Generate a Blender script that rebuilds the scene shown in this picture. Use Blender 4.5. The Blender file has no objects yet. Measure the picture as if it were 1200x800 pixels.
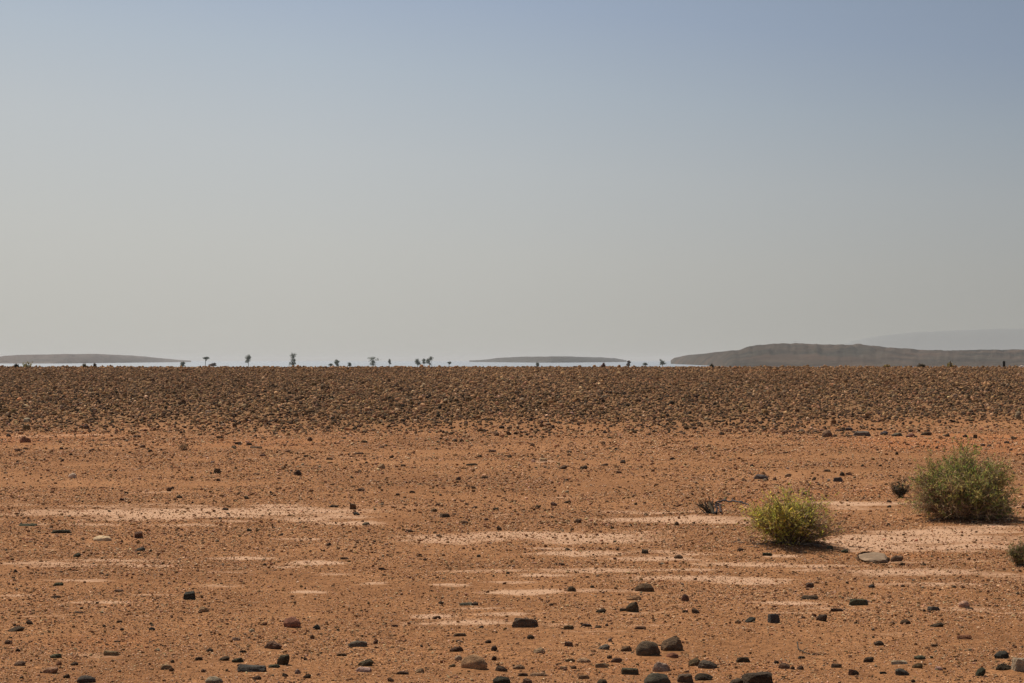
import bpy, math, random
import numpy as np
from mathutils import Vector, noise as mnoise

SC = bpy.context.scene
COL = SC.collection
rng = np.random.default_rng(11)
random.seed(5)

# ------------------------------------------------------------------ camera model
EYE = 1.5            # metres above the near flat
FPX = 2400.0         # focal length in photo pixels (1200 wide) = 72 mm
HZ = 421.5           # row of the true horizon in the photo


def srgb(r, g, b):
    f = lambda c: (c / 255 / 12.92) if c <= 10.3 else ((c / 255 + 0.055) / 1.055) ** 2.4
    return (f(r), f(g), f(b), 1.0)


# ------------------------------------------------------------------ numpy noise
_perm = np.random.default_rng(3).random((256, 256))


def vnoise(x, y):
    x = np.asarray(x, float); y = np.asarray(y, float)
    xi = np.floor(x).astype(int); yi = np.floor(y).astype(int)
    fx = x - xi; fy = y - yi
    fx = fx * fx * (3 - 2 * fx); fy = fy * fy * (3 - 2 * fy)
    g = lambda a, b: _perm[a & 255, b & 255]
    return (g(xi, yi) * (1 - fx) + g(xi + 1, yi) * fx) * (1 - fy) + (g(xi, yi + 1) * (1 - fx) + g(xi + 1, yi + 1) * fx) * fy


def fbm(x, y, o=4):
    s = 0; a = 0.5
    for i in range(o):
        s = s + a * vnoise(x * 2 ** i + 17 * i, y * 2 ** i + 31 * i); a *= 0.5
    return s


# ------------------------------------------------------------------ terrain
Y0, Y1 = 44.0, 105.0
CREST = EYE - (429.8 - HZ) / FPX * Y1


def terrain(x, y):
    x = np.asarray(x, float); y = np.asarray(y, float)
    edge = Y0 + 5 * (fbm(x * 0.09 + 4, y * 0 + 9.5, 3) - 0.45)
    p = np.clip((y - edge) / (Y1 - edge), 0, 1)
    rise = CREST * (1 - (1 - p) ** 1.22)
    back = np.clip((y - Y1) / 215.0, 0, 1)
    back = back * back * (3 - 2 * back)
    z = rise + back * (-2.9 - CREST)
    near = np.clip((y - 2) / 6, 0, 1) * np.clip((70 - y) / 30, 0, 1)
    z = z + near * (0.06 * (fbm(x * 0.35, y * 0.35, 3) - 0.45) + 0.022 * (fbm(x * 1.7 + 5, y * 1.7, 3) - 0.45))
    for (mx, my, mr, mh) in ((4.33, 19.4, 0.62, 0.05), (2.22, 16.4, 0.45, 0.055), (4.05, 15.1, 0.3, 0.03), (1.92, 19.8, 0.35, 0.03)):
        z = z + mh * np.exp(-((x - mx) ** 2 + (y - my) ** 2) / (mr * mr))
    z = z + np.clip((y - 46) / 12, 0, 1) * np.clip((115 - y) / 15, 0, 1) * 0.03 * (fbm(x * 0.25, y * 0.25, 3) - 0.45)
    return z


def ground_at(px, py):
    """Point of the ground seen at photo pixel (px, py)."""
    sl = (py - HZ) / FPX
    y = EYE / sl if sl > 1e-4 else 100.0
    if y > Y0 - 3:                                     # march up the gravel rise
        ys = np.linspace(38, Y1, 900)
        zs = terrain((px - 600) / FPX * ys, ys)
        hit = np.nonzero(EYE - sl * ys <= zs)[0]
        y = float(ys[hit[0]]) if len(hit) else Y1 - 0.5
    else:
        for _ in range(8):
            z = float(terrain((px - 600) / FPX * y, y))
            y = (EYE - z) / sl
    x = (px - 600) / FPX * y
    return x, y, float(terrain(x, y))


# ------------------------------------------------------------------ object helpers
def tag(o, label=None, cat=None, group=None, kind=None):
    if label: o['label'] = label
    if cat: o['category'] = cat
    if group: o['group'] = group
    if kind: o['kind'] = kind
    return o


def mesh_from(name, V, F, mat=None, colors=None, smooth=False):
    """V (n,3); F (m,3) or (m,4) int array."""
    me = bpy.data.meshes.new(name)
    V = np.asarray(V, np.float32); F = np.asarray(F, np.int32)
    n, k = F.shape
    me.vertices.add(len(V)); me.vertices.foreach_set('co', V.ravel())
    me.loops.add(n * k); me.loops.foreach_set('vertex_index', F.ravel())
    me.polygons.add(n)
    me.polygons.foreach_set('loop_start', np.arange(0, n * k, k, dtype=np.int32))
    me.polygons.foreach_set('loop_total', np.full(n, k, np.int32))
    me.polygons.foreach_set('use_smooth', np.full(n, smooth))
    me.update(calc_edges=True)
    if colors is not None:
        for an, c in colors.items():
            a = me.attributes.new(an, 'FLOAT_COLOR', 'POINT')
            c4 = np.ones((len(V), 4), np.float32); c4[:, :c.shape[1]] = c
            a.data.foreach_set('color', c4.ravel())
    if mat: me.materials.append(mat)
    me.validate()
    return me


def obj(name, me, parent=None, loc=None):
    o = bpy.data.objects.new(name, me)
    COL.objects.link(o)
    if parent: o.parent = parent
    if loc is not None: o.location = loc
    return o


def empty(name, loc):
    o = bpy.data.objects.new(name, None); COL.objects.link(o); o.location = loc
    o.empty_display_size = 0.1
    return o


# ------------------------------------------------------------------ materials
class NT:
    def __init__(s, name):
        s.m = bpy.data.materials.new(name); s.m.use_nodes = True
        s.t = s.m.node_tree; s.t.nodes.clear()
        s.out = s.t.nodes.new('ShaderNodeOutputMaterial')

    def n(s, typ, **kw):
        nd = s.t.nodes.new(typ)
        for k, v in kw.items():
            if k in nd.inputs.keys() if isinstance(k, str) else False: nd.inputs[k].default_value = v
            else: setattr(nd, k, v)
        return nd

    def l(s, a, b): s.t.links.new(a, b)

    def noise(s, vec, scale, detail=4, rough=0.55):
        nd = s.t.nodes.new('ShaderNodeTexNoise')
        nd.inputs['Scale'].default_value = scale; nd.inputs['Detail'].default_value = detail
        nd.inputs['Roughness'].default_value = rough
        s.l(vec, nd.inputs['Vector'])
        return nd.outputs['Fac']

    def ramp(s, fac, stops):
        nd = s.t.nodes.new('ShaderNodeValToRGB'); s.l(fac, nd.inputs[0])
        e = nd.color_ramp.elements
        while len(e) < len(stops): e.new(0.5)
        for i, (p, c) in enumerate(stops):
            e[i].position = p
            e[i].color = c if len(c) == 4 else (*c, 1)
        return nd.outputs['Color']

    def math(s, op, a, b=None, clamp=False):
        nd = s.t.nodes.new('ShaderNodeMath'); nd.operation = op; nd.use_clamp = clamp
        for i, v in enumerate((a, b)):
            if v is None: continue
            if isinstance(v, (int, float)): nd.inputs[i].default_value = v
            else: s.l(v, nd.inputs[i])
        return nd.outputs[0]

    def mix(s, fac, a, b, typ='MIX'):
        nd = s.t.nodes.new('ShaderNodeMix'); nd.data_type = 'RGBA'; nd.blend_type = typ
        for sock, v in ((nd.inputs[0], fac), (nd.inputs[6], a), (nd.inputs[7], b)):
            if isinstance(v, (int, float)): sock.default_value = v
            elif isinstance(v, tuple): sock.default_value = v if len(v) == 4 else (*v, 1)
            else: s.l(v, sock)
        return nd.outputs[2]

    def principled(s, color, rough=0.9, spec=0.25, bump=None, dist=0.01, strength=0.5):
        b = s.t.nodes.new('ShaderNodeBsdfPrincipled')
        if isinstance(color, tuple): b.inputs['Base Color'].default_value = color
        else: s.l(color, b.inputs['Base Color'])
        b.inputs['Roughness'].default_value = rough
        b.inputs['Specular IOR Level'].default_value = spec
        if bump is not None:
            bp = s.t.nodes.new('ShaderNodeBump'); bp.inputs['Distance'].default_value = dist
            bp.inputs['Strength'].default_value = strength
            s.l(bump, bp.inputs['Height']); s.l(bp.outputs[0], b.inputs['Normal'])
        s.l(b.outputs[0], s.out.inputs[0])
        return b


def ground_material():
    t = NT('desert_ground')
    pos = t.n('ShaderNodeNewGeometry').outputs['Position']
    big = t.noise(pos, 0.22, 4); mid = t.noise(pos, 1.3, 5, 0.6); fine = t.noise(pos, 14, 5, 0.65); grit = t.noise(pos, 55, 4, 0.8)
    c = t.ramp(big, [(0.3, (.200, .090, .038)), (0.5, (.290, .134, .056)), (0.7, (.39, .189, .085))])
    c2 = t.ramp(mid, [(0.3, (.205, .087, .034)), (0.7, (.37, .175, .075))])
    c = t.mix(0.5, c, c2)
    at = t.n('ShaderNodeAttribute', attribute_name='Soil')
    sep = t.n('ShaderNodeSeparateColor'); t.l(at.outputs['Color'], sep.inputs[0])
    c = t.mix(sep.outputs[1], c, (.20, .108, .050))       # browner gravel bed
    c = t.mix(sep.outputs[2], c, (.40, .150, .055))       # redder dust
    sp = t.ramp(grit, [(0.34, (.40, .37, .33)), (0.45, (.95, .95, .95)), (0.55, (1.1, 1.1, 1.1)), (0.64, (1.8, 1.8, 1.75))])
    # windblown smooth dust hides the grain here and there
    smooth = t.math('MULTIPLY', t.math('SUBTRACT', t.noise(pos, 0.8, 4, 0.6), 0.47), 6.0, True)
    c = t.mix(t.math('SUBTRACT', 0.95, t.math('MULTIPLY', smooth, 0.6)), c, sp, 'MULTIPLY')
    sp2 = t.ramp(fine, [(0.30, (.62, .58, .54)), (0.5, (1.05, 1.05, 1.05)), (0.70, (1.4, 1.4, 1.36))])
    c = t.mix(0.8, c, sp2, 'MULTIPLY')
    # pale crust: R channel, with a soft ragged edge
    br = t.math('ADD', t.math('MULTIPLY', t.math('SUBTRACT', mid, 0.5), 1.9), t.math('MULTIPLY', t.math('SUBTRACT', fine, 0.5), 1.3))
    pale = t.math('ADD', sep.outputs[0], br)
    pale = t.math('MULTIPLY', t.math('SUBTRACT', pale, 0.30), 2.0, True)
    pale = t.math('MULTIPLY', pale, t.math('MULTIPLY', sep.outputs[0], 2.5, True))
    pc = t.mix(0.2, (.56, .335, .20), sp, 'MULTIPLY')
    c = t.mix(t.math('MULTIPLY', pale, 0.9), c, pc)
    h = t.math('ADD', t.math('MULTIPLY', fine, 1.0), t.math('MULTIPLY', grit, 0.35))
    t.principled(c, 0.95, 0.05, h, 0.03, 0.8)
    return t.m


def stone_material():
    """One stone: its own colour comes from the object colour, mottled and varnished."""
    t = NT('stone')
    oi = t.n('ShaderNodeObjectInfo')
    tc = t.n('ShaderNodeTexCoord').outputs['Object']
    add = t.n('ShaderNodeVectorMath', operation='ADD'); t.l(tc, add.inputs[0])
    cmb = t.n('ShaderNodeCombineXYZ'); t.l(t.math('MULTIPLY', oi.outputs['Random'], 37.0), cmb.inputs[0]); t.l(cmb.outputs[0], add.inputs[1])
    a = t.noise(add.outputs[0], 3.0, 5, 0.65); b = t.noise(add.outputs[0], 14, 4, 0.7)
    v = t.ramp(a, [(0.3, (.50, .48, .46)), (0.5, (1, 1, 1)), (0.70, (1.75, 1.68, 1.55))])
    c = t.mix(1.0, oi.outputs['Color'], v, 'MULTIPLY')
    dust = t.math('MULTIPLY', t.math('SUBTRACT', b, 0.50), 4.0, True)
    c = t.mix(t.math('MULTIPLY', dust, 0.42), c, (.34, .175, .085))
    h = t.math('ADD', t.math('MULTIPLY', a, 0.6), t.math('MULTIPLY', b, 0.4))
    t.principled(c, 0.9, 0.12, h, 0.035, 1.0)
    return t.m


def attr_material(name, rough=0.85, spec=0.25, scale=40, var=0.5, sub=0.0):
    t = NT(name)
    at = t.n('ShaderNodeAttribute', attribute_name='Tint')
    pos = t.n('ShaderNodeNewGeometry').outputs['Position']
    a = t.noise(pos, scale, 4, 0.65)
    v = t.ramp(a, [(0.3, (1 - var * .7,) * 3), (0.5, (1, 1, 1)), (0.7, (1 + var * .7,) * 3)])
    c = t.mix(1.0, at.outputs['Color'], v, 'MULTIPLY')
    b = t.principled(c, rough, spec)
    if sub:
        tr = t.t.nodes.new('ShaderNodeBsdfTranslucent'); t.l(c, tr.inputs[0])
        mx = t.t.nodes.new('ShaderNodeMixShader'); mx.inputs[0].default_value = sub
        t.l(b.outputs[0], mx.inputs[1]); t.l(tr.outputs[0], mx.inputs[2]); t.l(mx.outputs[0], t.out.inputs[0])
    return t.m


def hill_material(dark, light, red, grain=0.7):
    t = NT('hill_rock')
    pos = t.n('ShaderNodeNewGeometry').outputs['Position']
    mp = t.n('ShaderNodeMapping'); mp.inputs['Scale'].default_value = (1, 1, 3.5); t.l(pos, mp.inputs[0])
    a = t.noise(mp.outputs[0], 0.035, 6, 0.65); b = t.noise(mp.outputs[0], 0.012, 4, 0.6); s = t.noise(mp.outputs[0], 0.25, 4, 0.7)
    c = t.ramp(a, [(0.35, dark), (0.65, light)])
    c = t.mix(t.math('MULTIPLY', t.math('SUBTRACT', b, 0.40), 2.5, True), c, red)
    c = t.mix(grain, c, t.ramp(s, [(0.35, (.6, .6, .6)), (0.65, (1.35, 1.35, 1.35))]), 'MULTIPLY')
    t.principled(c, 0.95, 0.1)
    return t.m


M_GROUND = ground_material()
M_STONE = stone_material()
M_GRAVEL = attr_material('gravel_stone', 0.92, 0.08, 22, 0.6)
M_TWIG = attr_material('dry_twig', 0.9, 0.15, 60, 0.5)
M_LEAF = attr_material('shrub_leaf', 0.65, 0.25, 30, 0.4, 0.5)

# ------------------------------------------------------------------ soil patches, given as (x, y, half width, half height) in photo pixels
PALE = """240 601 190 7 1.0|340 597 130 4 .8|130 598 120 4 .6|385 606 70 4 .8|640 626 150 7 .95|560 631 100 5 .7|700 630 90 4 .8|800 608 95 5 .95|830 611 60 3 1
500 627 70 3 .6|1000 589 85 3 .85|940 596 40 2 .3|1090 632 130 6 1|1010 635 60 6 1|1165 641 70 4 .9|1120 622 100 5 .9|1140 616 80 4 .7|1050 641 110 5 .8|1130 641 90 4 .8|1010 628 50 4 .8|200 592 140 4 .5|130 656 80 2 .7|50 659 70 2.5 .7
180 662 40 2 .6|290 653 45 2.5 .85|370 658 32 2.5 1|330 664 30 2 .5|525 685 34 2.5 1|680 648 60 3 1|780 654 70 3 .9|860 660 70 3 .6|960 662 50 2 .8
690 668 70 3 .8|620 692 60 3.5 .8|640 673 40 2.5 .8|720 692 50 3 .75|830 677 90 4 .9|880 682 50 3 .9|1080 671 130 5 .75|1170 674 60 5 .7|930 706 45 2.5 .8|1110 713 70 4 .6
540 728 90 4 .6|500 721 30 3 .7|590 718 40 2.5 .6|565 668 70 2 .7|590 681 40 2 .7|440 683 20 2 .6|20 697 30 2 .6|90 679 60 2 .6|270 670 40 2 .7|380 672 30 2 .5|255 685 30 2 .4
1060 684 90 3 .5|1180 717 40 2 .5|970 712 30 2 .4|700 739 60 2 .4|640 731 40 3 .4|120 767 40 3 .5|60 755 60 3 .35|350 700 50 2 .3|1060 742 50 3 .3|880 648 30 2 .3|450 591 70 2 .4
680 583 90 2 .4|1010 594 40 2 .5|180 576 40 2 .4|760 600 70 2 .5|640 540 20 2 .8|60 605 60 3 .4|20 590 60 3 .4|420 612 50 3 .6|1150 607 60 2 .5|60 578 60 3 .35|270 562 60 3 .3|1000 527 60 3 .25|280 509 90 2 .35|60 510 80 3 .4"""
_q = random.Random(4)
for _ in range(60):
    _y = _q.triangular(575, 745, 670)
    PALE += f"|{_q.uniform(-40, 1240):.0f} {_y:.0f} {_q.uniform(12, 55):.0f} {_q.uniform(1.2, 2.6):.1f} {_q.uniform(.3, .75):.2f}"
RED = "1110 520 120 9 .8|1170 512 60 6 .8|30 513 90 6 .5|1000 575 120 5 .4|900 434 40 1.2 1|780 445 70 2 .4|300 518 120 5 .3|1160 637 34 4 .35|880 586 60 4 .6|120 750 70 8 .3|760 780 120 10 .25|1060 650 60 3 .4"


def ellipses(txt):
    out = []
    for it in txt.replace('\n', '|').split('|'):
        x, y, a, b, s = map(float, it.split())
        gx, gy, gz = ground_at(x, y)
        fx, fy, fz = ground_at(x, y + b); hx, hy, hz = ground_at(x, y - b)
        out.append((gx, gy, a * gy / FPX, abs(hy - fy) / 2, s))
    return out


def soil(X, Y, txt, grow=1.0):
    out = np.zeros_like(X)
    wob = fbm(X * 1.6, Y * 1.6, 4) - 0.47; wob2 = fbm(X * 1.6 + 50, Y * 1.6, 4) - 0.47
    for (cx, cy, a, b, st) in ellipses(txt):
        d = np.sqrt(((X - cx + wob * a * 0.9) / a) ** 2 + ((Y - cy + wob2 * b * 1.6) / b) ** 2)
        np.maximum(out, st * np.clip(1.45 - d, 0, 1), out=out)
    return out


# ------------------------------------------------------------------ ground: one sheet to the horizon
def build_ground():
    ys = np.concatenate([np.linspace(-40, 2, 8), np.linspace(3, 8.7, 14), np.geomspace(9, 44, 420), np.arange(44.3, 110, 0.35),
                         np.arange(112, 340, 6), np.geomspace(350, 15500, 50)])
    s = np.concatenate([np.linspace(-1, -0.36, 40)[:-1], np.linspace(-0.36, 0.36, 330), np.linspace(0.36, 1, 40)[1:]])
    X = s[None, :] * (6 + 0.72 * np.abs(ys))[:, None]
    Y = np.repeat(ys[:, None], len(s), 1)
    Z = terrain(X, Y)
    for (mx, my, mr, mh) in STONE_BANKS:
        q = (np.abs(X - mx) < 3 * mr) & (np.abs(Y - my) < 3 * mr)
        Z[q] += mh * np.exp(-((X[q] - mx) ** 2 + ((Y[q] - my) * 0.9) ** 2) / (mr * mr))
    pale = soil(X, Y, PALE); red = soil(X, Y, RED)
    bed = np.clip((Y - (Y0 + 13 * (fbm(X * 0.20 + 30, Y * 0.11, 4) - 0.46))) / 8, 0, 1) * (0.55 + 0.5 * fbm(X * 0.12, Y * 0.1 + 3, 3))
    bed = np.clip(bed, 0, 0.9)
    colr = np.stack([pale.ravel(), bed.ravel(), np.clip(red.ravel(), 0, 1) * 0.8], 1)
    nr, nc = X.shape
    i = np.arange(nr - 1)[:, None] * nc + np.arange(nc - 1)[None, :]
    F = np.stack([i, i + 1, i + 1 + nc, i + nc], -1).reshape(-1, 4)
    me = mesh_from('ground', np.stack([X, Y, Z], -1).reshape(-1, 3), F, M_GROUND, {'Soil': colr}, True)
    o = obj('ground', me)
    tag(o, 'flat orange brown desert floor with pale crusted patches rising to a stony crest', 'ground', kind='structure')




# ------------------------------------------------------------------ stone shapes
def ico(sub):
    import bmesh
    bm = bmesh.new(); bmesh.ops.create_icosphere(bm, subdivisions=sub, radius=1)
    bm.verts.ensure_lookup_table()
    V = np.array([v.co[:] for v in bm.verts]); F = np.array([[v.index for v in f.verts] for f in bm.faces])
    bm.free(); return V, F


ICO4, ICO3, ICO2, ICO1 = ico(4), ico(3), ico(2), ico(1)


def stone_shape(base, kind, r, bumps=0.05):
    """Unit stone: x, y in -.5 .. .5, z from -.3 (buried) to 1."""
    N, F = base
    if kind == 'r': nplane, ang = 10, 0.35
    elif kind == 'b': nplane, ang = 9, 0.9
    elif kind == 'w': nplane, ang = 8, 0.9
    elif kind in 's': nplane, ang = 10, 0.8
    else: nplane, ang = 12, 0.7
    P = r.normal(size=(nplane, 3)); P /= np.linalg.norm(P, axis=1)[:, None]
    if kind in 'bs':
        ax = np.array([[1, 0, .12], [-1, .1, .15], [0, 1, .1], [.1, -1, .1], [0, .08, 1.0]]) + r.normal(size=(5, 3)) * 0.12
        P = np.concatenate([ax / np.linalg.norm(ax, axis=1)[:, None], P[:4]])
    d = r.uniform(0.62, 0.95, len(P))
    if kind in 'bs': d[:5] = r.uniform(0.6, 0.75, 5); d[5:] = r.uniform(0.8, 0.98, len(d) - 5)
    dots = N @ P.T
    rad = np.min(np.where(dots > 0.05, d[None] / np.maximum(dots, 0.05), 9), axis=1)
    rad = np.minimum(rad, 1.05)
    rad = rad * ang + (1 - ang) * 0.85
    off = r.uniform(0, 50, 3)
    if bumps and len(N) > 50:
        nz = np.array([mnoise.fractal(Vector(n * 2.2 + off), 0.8, 2.1, 4) for n in N])
        rad = rad * (1 + bumps * nz)
    V = N * rad[:, None]
    if kind == 'w': V[:, 2] += 0.45 * V[:, 0] + 0.1 * V[:, 1]
    if kind == 'l': V[:, 2] *= 1 - 0.35 * np.clip(V[:, 0], -1, 1)
    mn, mx = V.min(0), V.max(0)
    V = (V - (mn + mx) / 2) / (mx - mn)
    V[:, 2] = (V[:, 2] + 0.5) * 1.3 - 0.3
    return V, F


# ------------------------------------------------------------------ countable stones
PAL = {'D': (.092, .061, .037), 'B': (.135, .078, .044), 'R': (.21, .088, .046), 'T': (.34, .20, .105), 'P': (.50, .335, .21),
       'G': (.135, .110, .078), 'K': (.070, .067, .038), 'C': (.50, .39, .24), 'U': (.070, .060, .049)}
CNAME = {'D': 'dark', 'B': 'brown', 'R': 'reddish brown', 'T': 'tan', 'P': 'pale pinkish', 'G': 'grey', 'K': 'greenish grey', 'C': 'cream', 'U': 'slate grey'}
# hand described stones: x, base y, width, height (photo pixels), colour, shape, label, short name that neighbours refer to
BIG = [
 (615,735,28,12,'D','b','dark brown brick shaped rock lying alone on the open sand','brick shaped rock'),
 (555,785,30,19,'T','r','large rounded tan cobble with a darker shaded side near the frame bottom','large tan cobble'),
 (759,769.5,27,19,'D','r','smooth dark round rock beside the pitted round rock','smooth dark round rock'),
 (787,762.5,26,18,'D','l','dark round rock with a pitted light speckled top','pitted round rock'),
 (755,693,22,10,'B','r','flattened brown cobble on the edge of a pale streak','flattened brown cobble'),
 (741,717,15,13,'D','l','dark upright rock with a rusty side in front of the flattened brown cobble','upright rusty sided rock'),
 (342,735,21,13,'R','r','rusty red rounded cobble standing alone on bare sand','rusty red cobble'),
 (320,761,20,11,'B','l','brown rock with a cream patch in front of the rusty red cobble','brown and cream rock'),
 (332,779,15,13,'D','w','upright dark wedge rock at the end of the long black slab','upright dark wedge'),
 (295,787,33,8,'U','s','long low black slab beside the upright dark wedge','long black slab'),
 (222,702,14,10,'U','b','black pitted square rock standing alone on fine grit','black pitted rock'),
 (239,717,12,7,'T','l','small tan loaf of stone in front of the black pitted rock','small tan loaf stone'),
 (120,634,21,7,'P','r','pink tan loaf shaped stone on the sand in front of the pale streak','pink loaf stone'),
 (72,624.5,23,4.5,'K','s','long thin grey green slab lying flat behind the pink loaf stone','grey green slab'),
 (33,616,20,3,'K','s','thin flat greenish sliver behind the grey green slab, farthest left of the flat stones','thin greenish sliver'),
 (162.5,630.5,10,9,'B','b','squarish brown block standing beside the pink loaf stone','squarish brown block'),
 (85,560,10,7,'P','r','round pinkish grey stone well behind the pale streak','round pinkish stone'),
 (907,730,13,12,'U','b','dark cube shaped rock with a lighter grey top','cube shaped rock'),
 (963,728,13,9,'D','w','dark domed rock beside the cube shaped rock','dark domed rock'),
 (949,702,19,5,'D','s','flat black bar of stone behind the dark domed rock','flat black bar'),
 (1006,709.5,22,9,'K','b','dark green tinted rounded slab in front of the pale ringed slab','dark green slab'),
 (1173,771,18,9,'U','l','dark teal grey angular rock with a sloping side near the cream block','teal grey rock'),
 (1197,788,22,18,'C','b','cream block cut by the right edge of the frame','cream block'),
 (1177,786,21,9,'D','l','dark purplish rock pressed against the cream block','dark purplish rock'),
 (1149,792,12,11,'K','w','small olive pyramid shaped stone','olive pyramid stone'),
 (1054,778,20,5,'C','s','cream flat slab tilted up in front of the dark green cobble','cream flat slab'),
 (889,803,37,15,'D','b','large charcoal block with a broken face at the bottom edge','large charcoal block'),
 (770,806,30,18,'G','r','smooth grey domed rock cut by the bottom edge','grey domed rock'),
 (1010,511,20,7,'G','s','long grey slab at the foot of the gravel rise','long grey slab at the gravel foot'),
 (969,512,12,9,'B','r','big brown boulder at the foot of the gravel rise','brown boulder at the gravel foot'),
 (892,561.5,17,7,'U','l','black jagged rock on open sand behind the yellow green shrub','black jagged rock'),
 (982,564,11,6,'U','s','dark grey flat topped rock behind the gap between the two shrubs','dark flat topped rock'),
 (521.5,606,11,5,'D','b','dark lozenge shaped stone in front of the bare middle flat','dark lozenge stone'),
 (30,519,12,9,'R','l','dark red lump of rock just off the gravel foot','dark red lump'),
 (31.5,494,8,5,'C','b','bright cream stone among the dark gravel','bright cream stone'),
 (684,549,9,5,'D','w','black triangular stone on the far flat','black triangular stone'),
 (547,709,16,4,'G','s','pale grey sliver of rock touching a small brown stone','grey sliver rock'),
 (419,758,22,8,'G','w','grey wedge of rock half buried in the sand','half buried grey wedge'),
 (101,800,21,9,'U','r','blue black rounded rock cut by the bottom edge','blue black rock'),
 (130,768,17,6,'T','s','tan topped slab with a dark overhanging front','tan topped slab'),
 (447,548.5,9,6,'T','l','tan knobbly lump on the far flat','tan knobbly lump'),
 (254.5,554,8,6,'D','b','dark squat block on the far flat','dark squat block'),
 (349,556.5,9,7,'D','l','dark two lobed stone on the far flat','dark two lobed stone'),
 (775,787,20,13,'P','l','pinkish tan angular rock behind the grey domed rock','pinkish angular rock'),
 (738,790,20,8,'K','s','grey green slab with a bright chip at one end','chipped grey green slab'),
 (829,783,22,10,'G','l','grey brown lumpy rock leaning on a tan flake','lumpy grey brown rock'),
 (825,797,21,9,'D','l','dark humped rock in front of the lumpy grey brown rock','dark humped rock'),
 (803,800,18,11,'D','b','dark angular block cut close to the bottom edge between two humped rocks','dark bottom block'),
 (871,776,16,7,'D','s','dark purple slab behind the large charcoal block','dark purple slab'),
 (1057,791.5,16,9,'U','l','purple black lump in front of the cream flat slab','purple black lump'),
 (429,780,18,9,'D','w','dark brown angular chunk with a raised end','angular dark chunk'),
 (426,787,18,6,'P','s','pinkish pale flake in front of the angular dark chunk','pinkish flake'),
 (588,801,20,9,'K','r','dark greenish cobble at the bottom edge in front of the large tan cobble','greenish bottom cobble'),
 (59,789,18,8,'T','w','pale tan wedge of rock near the blue black rock','pale tan wedge'),
 (251,800,20,8,'C','r','yellowish cream stone cut by the bottom edge','yellowish cream stone'),
 (66,771,14,6,'K','l','dark greenish humped stone behind the pale tan wedge','greenish humped stone'),
 (19,739.5,19,6,'D','w','dark low wedge of stone at the left margin','dark low wedge'),
 (195,784,14,6,'T','s','tan topped stone with a dark undercut front','undercut tan stone'),
 (1130,712,13,9,'P','r','pale pinkish rounded stone on a pale streak','pale rounded stone'),
 (1130,748.5,17,5,'R','s','long reddish brown flake on the sand','long reddish flake'),
 (1098,734.5,16,6,'D','w','dark wedge tapering to a long thin tail','dark tailed wedge'),
 (413.5,596,8,7,'B','b','brown upright block on the end of the long pale streak','brown upright block'),
 (949,688,9,6,'D','b','small black block just behind the flat black bar','small black block'),
 (1078,772.5,13,5,'K','r','dark green flat cobble behind the cream flat slab','dark green cobble'),
 (670,693,10,7,'D','r','dark domed pebble on a pale streak','dark pebble on the streak'),
 (587,787,14,8,'D','l','dark brown angular rock beside the large tan cobble','angular rock by the tan cobble'),
]
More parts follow.
